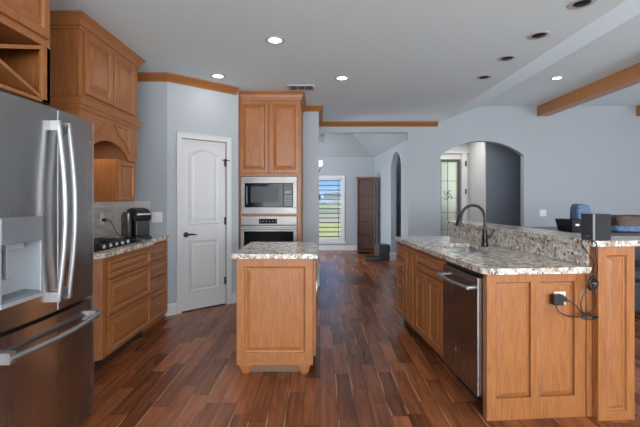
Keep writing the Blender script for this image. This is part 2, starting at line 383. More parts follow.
# foyer beyond the arch
struct(MB().box(1.9, 2.70, 9.2, 9.32, 0, CZ).box(3.25, 5.2, 9.2, 9.32, 0, CZ).box(2.70, 3.25, 9.2, 9.32, 2.2, CZ).build('wall_foyer_back', CREAM))
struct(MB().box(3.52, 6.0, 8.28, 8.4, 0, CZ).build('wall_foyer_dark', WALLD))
struct(MB().box(3.50, 3.62, 8.4, 9.2, 0, CZ).box(3.49, 3.519, 8.27, 8.4, 0, CZ).build('wall_foyer_side', CREAM))
struct(MB().box(1.9, 6.0, BW+.12, 9.32, CZ, CZ+.05).build('ceiling_foyer', CEIL))
struct(MB().box(1.78, 1.9, 7.4, 9.32, 0, CZ).build('wall_foyer_left', WALL))

# door to pantry: leaf, panels, casing, lever, hinges
dj = MB().box(dl-.062, dl, -.016, 0, 0, dtop+.062).box(dr, dr+.062, -.016, 0, 0, dtop+.062).box(dl, dr, -.016, 0, dtop, dtop+.062)
dj.box(dl-.062, dl-.047, -.022, -.014, 0, dtop+.062).box(dr+.047, dr+.062, -.022, -.014, 0, dtop+.062).box(dl-.062, dr+.062, -.022, -.014, dtop+.047, dtop+.062)
D1 = struct(at(dj.build('door_frame', WHITE, None, .003), (-1.733, 4.42, 0), DA)); D1.name = 'trim_2'
leaf = MB().box(dl+.004, dr-.004, .02, .055, .012, dtop-.004)
mold = [(0, 0), (.006, .010), (.016, .010), (.030, .001), (.045, .001), (.07, .008), (.074, .008)]
leaf.ringpanel(dl+.09, dr-.09, 1.02, 1.93, .0195, mold, arch=.07)
leaf.ringpanel(dl+.09, dr-.09, .22, .84, .0195, mold)
D = struct(at(leaf.build('door_1', WHITE), (-1.733, 4.42, 0), DA))
h = MB().lathe([(.03, 0), (.032, -.004), (.028, -.012), (.012, -.016), (.012, -.05)], (dl+.06, .02, .905), 'y', 20)
h.tube([(dl+.06, -.028, .905), (dl+.09, -.032, .91), (dl+.13, -.032, .908), (dl+.17, -.03, .90)], [.010, .011, .009, .006])
h.build('door_handle', BRONZE, D, smooth=True)
for z in (1.78, 1.05, .30):
    MB().box(dr-.022, dr+.004, .0, .02, z-.045, z+.045).lathe([(.006, z-.05), (.006, z+.05)], (dr, .008, 0)).build('hinge', BRONZE, D)
# tiny door bumper-type hook near the top hinge
MB().tube([(dr-.06, -.004, 1.81), (dr+.03, -.024, 1.81)], .006).build('hinge_stop', BRONZE, D)

# baseboards
bbp = [(0, 0), (.015, 0), (.015, .11), (.008, .13), (0, .13)]
def pd(s): return (-1.733+s*math.cos(DA), 4.42+s*math.sin(DA))
struct(MB().sweep([(-1.80, 4.42), (-1.733, 4.42), pd(dl-.062)], bbp).build('baseboard_left', WHITE))
struct(MB().sweep([pd(dr+.062), pd(DL+.0)], bbp).build('baseboard_pantry', WHITE))
struct(MB().sweep([(-.25, 5.94), (-.02, 5.94), (-.02, BW)], bbp).build('baseboard_oven', WHITE))
struct(MB().sweep([(-5.28, DY), (DX1, DY)], bbp).build('baseboard_dining', WHITE))
struct(MB().sweep([(1.62, BW), (AX0, BW)], bbp).sweep([(AX1, BW), (7.6, BW)], bbp).build('baseboard_back', WHITE))
dv = Vector((math.cos(dang), math.sin(dang)))
def dd(s): p = Vector((DX0, BW+.12))+dv*s; return (p.x, p.y)
ex = Vector((dv.y, -dv.x))
p1 = Vector(dd(a1))+ex*.12
struct(MB().sweep([dd(L2), dd(a1), (p1.x, p1.y)][::-1], [(o_, z_*1.3) for o_, z_ in bbp], -1).build('baseboard_dining_right', WHITE))
struct(MB().sweep([dd(a0), dd(0)][::-1], bbp, -1).build('baseboard_dining_near', WHITE))
# wooden crown
cp = [(0, CZ-.085), (.012, CZ-.085), (.018, CZ-.07), (.055, CZ-.022), (.065, CZ-.016), (.065, CZ), (0, CZ)]
struct(MB().sweep([(-2.34, 4.42), (-1.733, 4.42), pd(DL-.01)], cp).build('trim_3', TRIMW))
struct(MB().sweep([(-.26, 5.94), (-.02, 5.94), (-.02, BW), (2.16, BW)], cp).build('trim_4', TRIMD))

# ------------------------------------------------------------------ dining window
W1 = MB()
cw = .07
for a in ((wx0-cw, wx0, wz0-cw, wz1+cw), (wx1, wx1+cw, wz0-cw, wz1+cw), (wx0, wx1, wz1, wz1+cw), (wx0, wx1, wz0-cw, wz0)): W1.box(a[0], a[1], DY-.018, DY, a[2], a[3])
WIN = struct(W1.build('window_1', WHITE, None, .003))
MB().box(wx0-.1, wx1+.1, DY-.05, DY, wz0-.10, wz0-.075).build('window_sill', WHITE, WIN)
f = MB()
for x in (wx0, wx1-.03): f.box(x, x+.03, DY+.02, DY+.06, wz0, wz1)
for z in (wz0, wz1-.03): f.box(wx0, wx1, DY+.02, DY+.06, z, z+.03)
f.build('window_frame', WHITE, WIN)
MB().box(wx0, wx1, DY+.085, DY+.09, wz0, wz1).build('pane', PANE, WIN)
sh = thing('window_shutter', 'white shutter with thin open louvres inside the tall far window', 'shutter', (0, DY, 0))
f = MB()
for x in (wx0+.03, -.08, wx1-.10): f.box(x, x+.012, .028, .04, wz0+.03, wz1-.03)
f.build('tilt_rod', SLAT, sh)
n = 13
for i in range(n):
    z = wz0+.08+i*(wz1-wz0-.14)/(n-1)
    MB().prism([(.012, z-.012), (.062, z+.004), (.062, z+.010), (.012, z-.006)], 'yz', wx0+.035, wx1-.035).build('louvre', SLAT, sh)
# outdoors
struct(MB().box(-60, 60, 10.4, 26, -.25, -.2).build('ground_lawn', LAWN))
o = MB().box(-60, 60, 26, 40, -.24, -.19).build('ground_road', ROAD); struct(o)
struct(MB().box(-90, 90, 40, 230, -.25, -.2).build('ground_field', plain('far_field', (.36, .33, .17), .95, noise=.3, scale=.3)))
b = thing('farm_building', 'low white building far away outside the dining window', 'building', (4.5, 132, -.2))
MB().box(-3, 3, 0, 6, 0, 2.6).build('wall', SIDING, b); MB().prism([(-3.4, 2.6), (3.4, 2.6), (2.6, 3.7), (-2.6, 3.7)], 'xz', -.4, 6.4).build('roof', plain('grey_roof', (.35, .36, .38), .8), b)
for i in range(9):
    mm = MB(); r = random.uniform(1.4, 2.2)
    bmesh.ops.create_icosphere(mm.bm, subdivisions=2, radius=r)
    for v in mm.bm.verts: v.co *= random.uniform(.8, 1.15)
    mm.xf(Matrix.Translation((0, 0, r*.8+.5)))
    t = thing('distant_tree', 'dark green tree in the distant tree line outside the far window', 'tree', (-14+i*4.2+random.uniform(-1, 1), 158+random.uniform(-6, 6), -.2), 0, 'distant trees outside')
    mm.build('crown', LEAF, t); MB().lathe([(.25, 0), (.2, 1.6)], n=8).build('trunk', WALNUT, t)

# ------------------------------------------------------------------ front door in foyer
fd = MB().box(2.64, 2.70, 9.18, 9.22, 0, 2.26).box(3.25, 3.31, 9.18, 9.22, 0, 2.26).box(2.70, 3.25, 9.18, 9.22, 2.2, 2.26)
FD = struct(fd.build('door_2', DGREY, None))
MB().box(2.70, 3.25, 9.23, 9.24, 0.05, 2.2).build('pane', PANEG, FD)
ld = MB()
for x in (2.86, 3.02): ld.box(x-.006, x+.006, 9.215, 9.23, .05, 2.2)
for z in (.6, 1.0, 1.35, 1.75): ld.box(2.70, 3.25, 9.215, 9.23, z-.005, z+.005)
ld.build('leading', DGREY, FD)
sc = MB()
for k in range(4):
    a = PI/4+k*PI/2; pts = []
    for i in range(14):
        th = i/13*1.6*PI; r = .075*(1-i/20)
        c_ = Vector((3.02+.06*math.cos(a), 0, 1.42+.075*math.sin(a)))
        pts.append((c_.x+r*math.cos(th+a)*.7, 9.205, c_.z+r*math.sin(th+a)*.8))
    sc.tube(pts, .008, 6)
sc.build('scroll_ornament', DGREY, FD)
struct(MB().box(3.33, 3.45, 9.14, 9.2, 0, 2.41).box(2.5, 3.505, 9.13, 9.2, 2.40, 2.43).build('trim_5', WHITE))
for z in (2.16, 1.5):
    o = tag(MB().box(3.40, 3.425, 9.115, 9.14, z-.06, z+.06).build('door_hinge', BRONZE), 'small dark hinge on the pale foyer door casing, %s one' % ('upper' if z > 2 else 'lower'), 'hinge', 'hinges on the foyer casing')
o = MB().lathe([(.14, 0), (.17, .05), (.2, .5), (.21, 1.2), (.19, 1.22), (.18, 1.15), (.05, 1.12)], n=20).build('planter', plain('blue_grey_planter', (.03, .05, .08), .5), smooth=True)
at(o, (3.28, 9.9, -.05)); tag(o, 'tall dark blue planter seen through the glass of the front door', 'planter')
struct(MB().box(2.0, 5.5, 9.32, 10.4, -.06, .0-.01).build('ground_porch', plain('porch_concrete', (.5, .5, .48), .9)))

# ------------------------------------------------------------------ cabinets
def crown(mb, pts, z0, z1, out, side=1):
    h = z1-z0
    mb.sweep(pts, [(-.002, z0), (.010, z0), (.012, z0+h*.18), (.022, z0+h*.22), (out*.55, z0+h*.62), (out*.9, z0+h*.86), (out, z0+h*.88), (out, z1), (-.002, z1)], side)
def fronts(t, items):
    for kind, x0, x1, z0, z1 in items:
        dr_ = kind == 'drawer'
        MB().raised(x0, x1, z0, z1, -.001, .02, .034 if dr_ else .055).build(kind, OAKH if dr_ else OAKV, t, .0015)
def cabinet(name, label, loc, rz, w_, dep, z0, z1, items, toe=True, cat='cabinet', xtoe=.07, hollow=False):
    t = thing(name, label, cat, loc, rz)
    (MB().box(0, w_, 0, dep, z0, z1) if not hollow else MB().box(0, .018, 0, dep, z0, z1).box(w_-.018, w_, 0, dep, z0, z1).box(.018, w_-.018, 0, .02, z0, z1).box(.018, w_-.018, dep-.01, dep, z0, z1).box(.018, w_-.018, .02, dep-.01, z0, z0+.018)).build('cabinet_body', OAKV, t, .002)
    fronts(t, items)
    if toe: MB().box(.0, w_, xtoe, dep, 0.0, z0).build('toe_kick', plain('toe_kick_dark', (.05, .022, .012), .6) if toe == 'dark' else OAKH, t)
    return t
L90 = PI/2
# --- cabinet above the fridge: doors above crossed wine shelves
FX = -1.66; fc0, fc1 = 1.45, 2.40
t = thing('wall_cabinet', 'oak cabinet with crossed wine rack above the stainless fridge', 'cabinet', (FX, fc0, 0), L90)
wf = fc1-fc0; zb, zm = 1.905, 2.245
body = MB().box(0, wf, .0, .68, zm, CZ-.002).box(0, .03, 0, .68, zb, zm).box(wf-.03, wf, 0, .68, zb, zm).box(0, wf, 0, .68, zb, zb+.02)
body.box(0, wf, .66, .68, zb, zm).box(wf-.07, wf, -.0, .02, zb, zm).box(0, .07, 0, .02, zb, zm)
body.build('cabinet_body', OAKV, t, .002)
fronts(t, [('door', .03, wf/2-.005, zm+.045, CZ-.1), ('door', wf/2+.005, wf-.03, zm+.045, CZ-.1)])
cx = (wf)/2
r_ = MB()
for s_ in (1, -1):
    u0, u1 = .07, wf-.07
    za, zc = (zb+.02, zm-.025) if s_ > 0 else (zm-.025, zb+.02)
    r_.prism([(u0, za), (u0, za+.022), (u1, zc+.022), (u1, zc)], 'xz', .005, .6)
r_.build('wine_rack', OAKH, t)
c_ = MB(); crown(c_, [(0, 0), (wf, 0), (wf, .5)], CZ-.09, CZ-.002, .05, 1); c_.build('crown_moulding', OAKH, t)

# --- hood cabinet over the cooktop
HX = -1.84; h0, h1 = 2.98, 3.93; hw = h1-h0; dep = 2.345-1.84-.004
t = thing('hood_cabinet', 'tall oak hood cabinet with arched opening above the cooktop', 'cabinet', (HX, h0, 0), L90)
MB().box(0, hw, 0, dep, 2.08, CZ-.002).build('cabinet_body', OAKV, t, .002)
fronts(t, [('door', .055, .455, 2.145, 2.62), ('door', .475, .875, 2.145, 2.62)])
c_ = MB(); crown(c_, [(0, dep), (0, 0), (hw, 0), (hw, dep)], 2.625, CZ-.003, .055); c_.build('crown_moulding', OAKH, t)
c_ = MB(); c_.sweep([(0, dep), (0, 0), (hw, 0), (hw, dep)], [(-.004, 2.02), (.008, 2.02), (.014, 2.05), (.022, 2.055), (.03, 2.085), (.032, 2.10), (.02, 2.115), (-.004, 2.115)]); c_.build('belt_moulding', OAKH, t)
A0, A1 = .085, hw-.17
v = MB()
av = arc(A0, A1, 1.69, 1.83)
v.prism([(0, 2.03), (0, 1.69), (A0-.001, 1.69), *av, (A1+.001, 1.69), (hw, 1.69), (hw, 2.03)], 'xz', 0, .022)
v.build('arched_valance', OAKV, t, .0015)
sp_ = MB()
for sgn, xa, xb in ((1, A1+.02, .50), (-1, A0-.02, .36)):
    P = [(xa-.02*sgn, 1.99), (xb, 1.99), (xb+.14*sgn*.6, 1.90), (xb+.2*sgn, 1.845), (xa-.02*sgn, 1.76)]
    cxx = sum(p[0] for p in P)/5; czz = sum(p[1] for p in P)/5
    def sc_(k, y): return [(cxx+(p[0]-cxx)*k, y, czz+(p[1]-czz)*k) for p in P]
    sp_.loops([sc_(1, -.0), sc_(1, -.008), sc_(.9, -.010), sc_(.86, -.003), sc_(.7, -.006)])
sp_.build('spandrel_panel', OAKV, t)
for xa, xb, nm in ((hw-.36, hw, 1), (0, .16, 0)):
    MB().box(xa, xb, .025, dep, 1.30, 1.69).box(hw-.02 if nm else 0, hw if nm else .02, .022, dep, 1.69, 2.08).build('side_cabinet', OAKV, t, .002)
    MB().raised(xa+.01, xb-(.03 if nm else .01), 1.315, 1.68, .025, .02, .045).build('spice_door', OAKV, t)
MB().box(.02, hw-.02, .03, dep, 1.93, 1.95).build('hood_liner', DGREY, t)

# --- base cabinets on the left
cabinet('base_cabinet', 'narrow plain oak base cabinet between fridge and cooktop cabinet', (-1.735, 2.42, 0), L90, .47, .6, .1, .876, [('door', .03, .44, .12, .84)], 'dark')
t = thing('cooktop_cabinet', 'oak base cabinet with three wide drawers under the cooktop', 'cabinet', (FX, 2.90, 0), L90)
wcb = .93
MB().prism([(0, .075), (.075, 0), (wcb-.03, 0), (wcb, .03), (wcb, .68), (0, .68)], 'xy', .10, .876).build('cabinet_body', OAKV, t, .002)
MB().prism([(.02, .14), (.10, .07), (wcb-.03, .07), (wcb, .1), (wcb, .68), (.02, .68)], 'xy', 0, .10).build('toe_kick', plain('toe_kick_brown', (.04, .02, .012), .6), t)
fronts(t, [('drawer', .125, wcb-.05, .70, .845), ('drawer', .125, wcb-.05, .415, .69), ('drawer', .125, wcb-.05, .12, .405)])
cabinet('drawer_cabinet', 'narrow oak cabinet with four stacked drawers beside the pantry wall', (-1.735, 3.835, 0), L90, .575, .6, .04, .876,
        [('drawer', .05, .55, .69, .85), ('drawer', .05, .55, .51, .68), ('drawer', .05, .55, .30, .50), ('drawer', .05, .55, .06, .29)], 'oak', xtoe=.015)
ct = MB().prism([(WX, 2.42), (-1.705, 2.42), (-1.705, 2.86), (-1.63, 2.935), (-1.63, 3.83), (-1.66, 3.86), (-1.70, 3.86), (-1.70, 4.418), (WX, 4.418)], 'xy', .876, .914)
tag(ct.build('countertop', GRAN, None, .004), 'speckled granite countertop running along the left wall under the hood', 'countertop')
o = MB().box(WX+.001, WX+.012, 2.42, 4.407, .915, 1.298).build('backsplash', TILE); tag(o, 'linear stone mosaic backsplash on the left wall behind the cooktop', 'backsplash')
o = MB().box(WX+.012, -1.93, 4.408, 4.42, .914, 1.30).build('backsplash', TILEP); tag(o, 'pale backsplash behind the black coffee maker', 'backsplash')

# cooktop
t = thing('cooktop', 'black gas cooktop with steel knobs set in the left granite counter', 'cooktop', (-1.98, 3.40, .914))
MB().box(-.25, .25, -.38, .38, 0, .012).build('glass_surface', GLASSB, t, .004)
for (x, y, r) in ((-.12, -.24, .045), (.10, -.24, .04), (0, 0, .055), (-.12, .24, .04), (.1, .24, .045)):
    MB().lathe([(r*1.3, .012), (r*1.3, .02), (r, .022), (r, .034), (r*.8, .038)], (x, y, 0)).build('burner', DGREY, t, smooth=True)
for y in (-.25, 0, .25):
    g = MB()
    for yy in (y-.11, y+.11): g.box(-.22, .16, yy-.006, yy+.006, .024, .033)
    for xx in (-.22, -.03, .15): g.box(xx-.006, xx+.006, y-.115, y+.115, .024, .033)
    for xx in (-.215, .155):
        for yy in (y-.11, y+.11): g.box(xx-.006, xx+.006, yy-.006, yy+.006, .012, .03)
    g.box(-.2, .15, y-.005, y+.005, .025, .033)
    g.build('grate', BLACK, t)
for i in range(5):
    MB().lathe([(.017, .012), (.018, .02), (.015, .032), (.012, .036)], (.205, -.20+i*.10, 0), n=18).build('knob', CHROME, t, smooth=True)

# coffee maker
t = thing('coffee_maker', 'black pod coffee maker with silver band on the left counter', 'coffee maker', (-1.905, 4.08, .9145), .85)
pb = [(-.13, 0), (-.145, .02), (-.10, .03), (.12, .03), (.12, 0)]
MB().prism([(-.15, 0), (.12, 0), (.12, .03), (-.15, .03)], 'yz', -.08, .08).build('base', BLACK, t, .008)
MB().lathe([(.055, .03), (.06, .034), (.05, .038)], (0, -.08, 0)).build('drip_tray', DGREY, t)
MB().box(-.075, .075, -.02, .12, .03, .24).build('column', BLACK, t, .012)
pr = [(-.13, .19), (-.14, .235), (-.125, .275), (-.08, .303), (0, .318), (.07, .305), (.115, .27), (.125, .22), (.12, .19)]
MB().prism([(y, z) for y, z in pr], 'yz', -.082, .082).build('brew_head', BLACK, t, .016)
MB().box(-.072, .072, -.118, -.0, .028, .195).build('cup_recess', BLACK, t, .01)
MB().box(-.07, .07, -.146, -.13, .245, .265).build('silver_band', CHROME, t, .004)
MB().prism([(-.05, .02), (.115, .02), (.12, .24), (.07, .275), (-.05, .275)], 'yz', -.125, -.085).build('water_tank', plain('smoky_tank', (.07, .06, .055), .08, spec=.6), t, .01)

def plate(name, label, cat, loc, rz, w_=.075, h_=.118, mat=PWHITE, kind='outlet', group=None):
    t = thing(name, label, cat, loc, rz, group)
    MB().box(-w_/2, w_/2, -.006, 0, -h_/2, h_/2).build('cover_plate', mat, t, .002)
    if kind == 'outlet':
        for z in (-.025, .025): MB().box(-.016, .016, -.009, -.005, z-.014, z+.014).build('socket', mat, t, .002)
    else:
        k = max(1, round(w_/.06))
        for i in range(k):
            x = (i-(k-1)/2)*.046; MB().box(x-.016, x+.016, -.010, -.005, -.033, .033).build('rocker', mat, t, .002)
    return t
plate('power_outlet', 'white outlet on the mosaic backsplash by the cooktop', 'outlet', (WX+.012, 4.17, 1.115), L90)
plate('light_switch', 'white double switch plate on the grey wall right of the coffee maker', 'switch', (-1.845, 4.42, 1.12), 0, .12, kind='switch')
plate('light_switch', 'small white switch plate alone on the far grey wall', 'switch', ((543-320)/54.4, BW, 1.325-14/54.4), 0, .12, kind='switch')
o = MB().box(WX+.022, WX+.05, 4.155, 4.185, 1.085, 1.115).tube([(WX+.05, 4.17, 1.10), (WX+.09, 4.18, 1.10), (WX+.12, 4.20, 1.04), (WX+.13, 4.24, .96), (WX+.16, 4.28, .921), (WX+.25, 4.3, .921)], .004, 8).build('hanging_power_cord', BLACK, smooth=True)
tag(o, 'black plug and cord hanging from the backsplash outlet', 'cord')

# ------------------------------------------------------------------ refrigerator
RX = -1.34; r0 = 1.58; rw = .75
t = thing('refrigerator', 'stainless french door refrigerator with water dispenser and bottom freezer', 'refrigerator', (RX, r0, 0), L90)
MB().box(.005, rw-.005, .085, .78, .05, 1.76).build('cabinet_body', DGREY, t, .004)
MB().box(.04, rw-.04, .09, .7, 0, .05).build('base_grille', BLACK, t)
def bow(xa, xb, full0, full1, bul, rr=.012, n=14, back=.08):
    pts = []
    for i in range(n+1):
        x = xa+(xb-xa)*i/n; u = (x-full0)/(full1-full0)*2-1
        e = 0
        dx = min(x-full0, full1-x)
        if dx < rr: e = rr-math.sqrt(max(0, rr*rr-(rr-dx)**2))
        pts.append((x, -bul*(1-u*u)+e))
    return pts+[(xb, back), (xa, back)]
BUL = .022
def slab(xa, xb, z0, z1, name, fa=0, fb=rw, holes=None):
    m = MB()
    if holes:
        ha, hb, hz0, hz1 = holes
        m.prism(bow(xa, ha, fa, fb, BUL), 'xy', z0, z1); m.prism(bow(hb, xb, fa, fb, BUL), 'xy', z0, z1)
        m.prism(bow(ha, hb, fa, fb, BUL), 'xy', hz1, z1); m.prism(bow(ha, hb, fa, fb, BUL), 'xy', z0, hz0)
    else: m.prism(bow(xa, xb, fa, fb, BUL), 'xy', z0, z1)
    return m.build(name, STEEL, t, smooth=True)
mid = rw/2+.005
ld_ = slab(.0, mid-.002, .765, 1.775, 'door', holes=(.03, .275, .865, 1.245))
rd_ = slab(mid+.002, rw, .765, 1.775, 'door')
fz = slab(0, rw, .07, .745, 'freezer_drawer')
# dispenser
MB().box(.03, .275, .062, .08, .865, 1.245).box(.03, .04, -.018, .07, .865, 1.13).box(.265, .275, -.018, .07, .865, 1.13).box(.03, .275, -.022, .07, .865, .885).build('dispenser_recess', DISPG, ld_, .002)
MB().box(.03, .275, -.024, .06, 1.13, 1.245).build('dispenser_panel', GREYPL, ld_, .004)
MB().box(.10, .20, .01, .03, 1.10, 1.13).box(.13, .17, .035, .05, .97, 1.11).build('dispenser_paddle', DISPG, ld_, .003)
MB().prism([(-.025, .885), (.06, .885), (.06, .90), (-.01, .895)], 'yz', .05, .275).build('drip_tray', GREYPL, ld_)
def handle(parent, pts, r, ends, nm='handle'):
    m = MB().tube(pts, r, 12, .8)
    for (a, b) in ends: m.box(a[0]-.017, a[0]+.017, b[1]-.006, a[1]+.006, a[2]-.024, a[2]+.024)
    m.build(nm, CHROME, parent, smooth=True)
def vh(x, parent):
    pts = []
    for i in range(17):
        u = i/16; z = .82+u*.89
        pts.append((x, -.05-.035*math.sin(PI*u), z))
    handle(parent, pts, .017, [((x, -.012, .845), (x, -.055, .845)), ((x, -.012, 1.685), (x, -.055, 1.685))])
vh(mid-.038, ld_); vh(mid+.038, rd_)
pts = [(.045+(rw-.09)*i/16, -.042-.035*math.sin(PI*i/16), .655) for i in range(17)]
handle(fz, pts, .016, [((.065, .0, .655), (.065, -.04, .655)), ((rw-.065, .0, .655), (rw-.065, -.04, .655))])
MB().box(mid-.0015, mid+.0015, -BUL-.002, -.01, .77, 1.77).build('door_gasket', WHITE, rd_)
MB().lathe([(.014, 0), (.014, -.004), (.012, -.006)], (rw-.07, -.004, 1.65), 'y').build('badge', CHROME, rd_)

# ------------------------------------------------------------------ oven tower
TY = 5.15; tx0, tx1 = -1.093, -.255; tw = tx1-tx0
t = thing('oven_cabinet', 'tall oak cabinet tower holding microwave and wall oven', 'cabinet', (tx0, TY, 0))
m = MB().box(0, .045, 0, .78, .1, CZ-.1).box(tw-.045, tw, 0, .78, .1, CZ-.1).box(.045, tw-.045, 0, .78, 1.625, CZ-.1).box(.045, tw-.045, 0, .78, 1.103, 1.128).box(.045, tw-.045, 0, .78, .1, .42).box(.045, tw-.045, .62, .78, .42, 1.625)
m.build('cabinet_body', OAKV, t)
fronts(t, [('door', .02, tw/2-.004, 1.665, 2.615), ('door', tw/2+.004, tw-.02, 1.665, 2.615), ('drawer', .03, tw-.03, .13, .39)])
MB().box(0, tw, .06, .78, 0, .1).build('toe_kick', BLACK, t)
c_ = MB(); crown(c_, [(0, .2), (0, 0), (tw, 0), (tw, .78)], 2.635, CZ-.003, .05); c_.build('crown_moulding', OAKH, t)
t = thing('microwave', 'built-in microwave with stainless trim in the oven tower', 'microwave', (tx0+.05, TY, 1.13))
mw = tw-.10; mh = .49
m = MB()
for a in ((0, mw, 0, .085), (0, mw, mh-.085, mh), (0, .05, .085, mh-.085), (mw-.05, mw, .085, mh-.085)): m.box(a[0], a[1], -.018, .005, a[2], a[3])
m.build('trim_frame', STEELH, t, .002)
MB().box(.05, mw-.05, 0, .45, .085, mh-.085).build('body', BLACK, t)
MB().box(.055, mw-.18, -.012, 0, .09, mh-.09).build('door', GLASSB, t, .003)
MB().box(.13, mw-.24, -.014, -.011, .15, mh-.13).build('window', GLOWGLASS, t)
MB().box(mw-.175, mw-.055, -.012, 0, .09, mh-.09).build('control_panel', GLASSB, t, .003)
k = MB()
for r in range(5):
    for c in range(3): k.box(mw-.16+c*.034, mw-.16+c*.034+.024, -.014, -.011, .11+r*.028, .11+r*.028+.014)
k.box(mw-.155, mw-.075, -.014, -.011, .27, .30)
k.build('keypad', GREYPL, t)
MB().tube([(.085, -.012, .13), (.085, -.045, .14), (.085, -.045, mh-.14), (.085, -.012, mh-.13)], .008).build('handle', GREYPL, t, smooth=True)
t = thing('wall_oven', 'stainless wall oven with black glass door below the microwave', 'oven', (tx0+.05, TY, .43))
oh = .67
MB().box(.0, mw, 0, .55, .0, oh).build('body', BLACK, t)
MB().box(0, mw, -.022, 0, oh-.115, oh).build('control_panel', STEELH, t, .003)
MB().box(.24, .48, -.024, -.021, oh-.10, oh-.035).build('display', GLASSB, t)
for i in range(6): MB().lathe([(.006, -.026), (.006, -.023)], (.26+i*.04, 0, oh-.068), 'y', 8).build('button', GREYPL, t)
m = MB()
for a in ((0, mw, .02, .07), (0, mw, oh-.20, oh-.125), (0, .045, .07, oh-.20), (mw-.045, mw, .07, oh-.20)): m.box(a[0], a[1], -.03, -.001, a[2], a[3])
dd_ = m.build('door', STEELH, t, .002)
MB().box(.045, mw-.045, -.026, -.001, .07, oh-.20).build('glass', GLASSB, dd_)
MB().tube([(.03, -.03, oh-.16), (.03, -.075, oh-.16)], .011).tube([(mw-.03, -.03, oh-.16), (mw-.03, -.075, oh-.16)], .011).tube([(.01, -.078, oh-.16), (mw-.01, -.078, oh-.16)], .013).build('handle', CHROME, dd_, smooth=True)

# ------------------------------------------------------------------ island
ix0, ix1, iy = -.629, -.053, 2.955; iw = ix1-ix0; idp = .76
t = thing('kitchen_island', 'small oak kitchen island on tapered feet in the middle of the floor', 'kitchen island', (ix0, iy, 0))
b_ = MB().box(0, iw, 0, idp, .105, .876)
b_.build('cabinet_body', OAKV, t, .003)
m = MB(); m.ringpanel(.0, iw, .105, .876, -.0005, [(0, 0), (0, .017), (.003, .02), (.060, .02), (.066, .009), (.074, .006), (.104, .016), (.108, .016)])
m.build('end_panel', OAKV, t, .001)
MB().box(.0, iw, -.016, idp, .072, .106).build('base_rail', OAKH, t, .002)
MB().box(.03, iw-.03, .04, idp-.04, .0, .073).build('recessed_plinth', plain('plinth_wood', (.17, .10, .055), .5), t)
for fx in (.02, iw-.10-.01):
    for fy in (-.012, idp-.09):
        MB().loops([[(fx, fy, .072), (fx+.09, fy, .072), (fx+.09, fy+.08, .072), (fx, fy+.08, .072)],
                    [(fx, fy, .062), (fx+.09, fy, .062), (fx+.09, fy+.08, .062), (fx, fy+.08, .062)],
                    [(fx+.024, fy+.012, 0), (fx+.066, fy+.012, 0), (fx+.066, fy+.06, 0), (fx+.024, fy+.06, 0)]]).build('foot', OAKV, t, .002)
for ya, yb in ((.015, .37), (.38, .74)):
    d_ = MB().raised(ya, yb, .13, .86, 0, .02, .05); d_.xf(Matrix.Translation((iw+.001, 0, 0)) @ Matrix.Rotation(PI/2, 4, 'Z')); d_.build('door', OAKV, t)
o = tag(MB().box(ix0-.033, ix1+.035, iy-.05, iy+idp+.02, .877, .915).build('island_countertop', GRAN, None, .005), 'small granite slab on top of the kitchen island', 'countertop')
t2 = plate('power_outlet', 'white outlet on the right side of the kitchen island', 'outlet', (ix1+.0225, iy+.06, .655), L90, .07, .075, kind='none')

# ------------------------------------------------------------------ peninsula
PA = math.radians(4.7); PO = Vector((.995, 2.338))
def pen(x, y): return (PO.x + x*math.cos(PA) - y*math.sin(PA), PO.y + x*math.sin(PA) + y*math.cos(PA), 0)
def pcab(name, label, s0, s1, items, hollow=False):
    x, y, _ = pen(0, s1)
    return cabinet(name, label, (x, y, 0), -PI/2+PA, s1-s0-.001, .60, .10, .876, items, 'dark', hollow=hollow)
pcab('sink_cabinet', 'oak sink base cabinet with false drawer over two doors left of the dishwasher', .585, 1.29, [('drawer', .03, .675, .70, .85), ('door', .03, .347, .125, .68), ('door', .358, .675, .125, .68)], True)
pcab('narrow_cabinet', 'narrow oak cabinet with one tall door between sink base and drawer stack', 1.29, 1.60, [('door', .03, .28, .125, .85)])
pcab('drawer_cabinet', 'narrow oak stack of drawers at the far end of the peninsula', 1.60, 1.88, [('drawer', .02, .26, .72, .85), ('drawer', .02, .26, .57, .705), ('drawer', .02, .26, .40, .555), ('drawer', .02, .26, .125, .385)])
# dishwasher
x, y, _ = pen(0, .58)
t = thing('dishwasher', 'stainless dishwasher with bowed bar handle in the peninsula', 'dishwasher', (x, y, 0), -PI/2+PA)
dwn = .535
MB().box(.005, dwn-.005, .03, .58, .10, .865).build('tub_body', BLACK, t)
MB().box(.01, dwn-.01, .06, .5, 0, .10).build('toe_kick', BLACK, t)
MB().box(.0, dwn, .0, .03, .845, .872).build('control_strip', BLACK, t)
d_ = MB().box(0, dwn, -.03, .03, .115, .842).build('door', STEEL, t, .006)
MB().tube([(.03+(dwn-.06)*i/14, -.075-.022*math.sin(PI*i/14), .775) for i in range(15)], .013, 12, .8).tube([(.045, -.03, .775), (.045, -.078, .775)], .014).tube([(dwn-.045, -.03, .775), (dwn-.045, -.078, .775)], .014).build('handle', CHROME, d_, smooth=True)
MB().lathe([(.011, -.030), (.011, -.033)], (dwn*.42, 0, .29), 'y').build('badge', CHROME, d_)
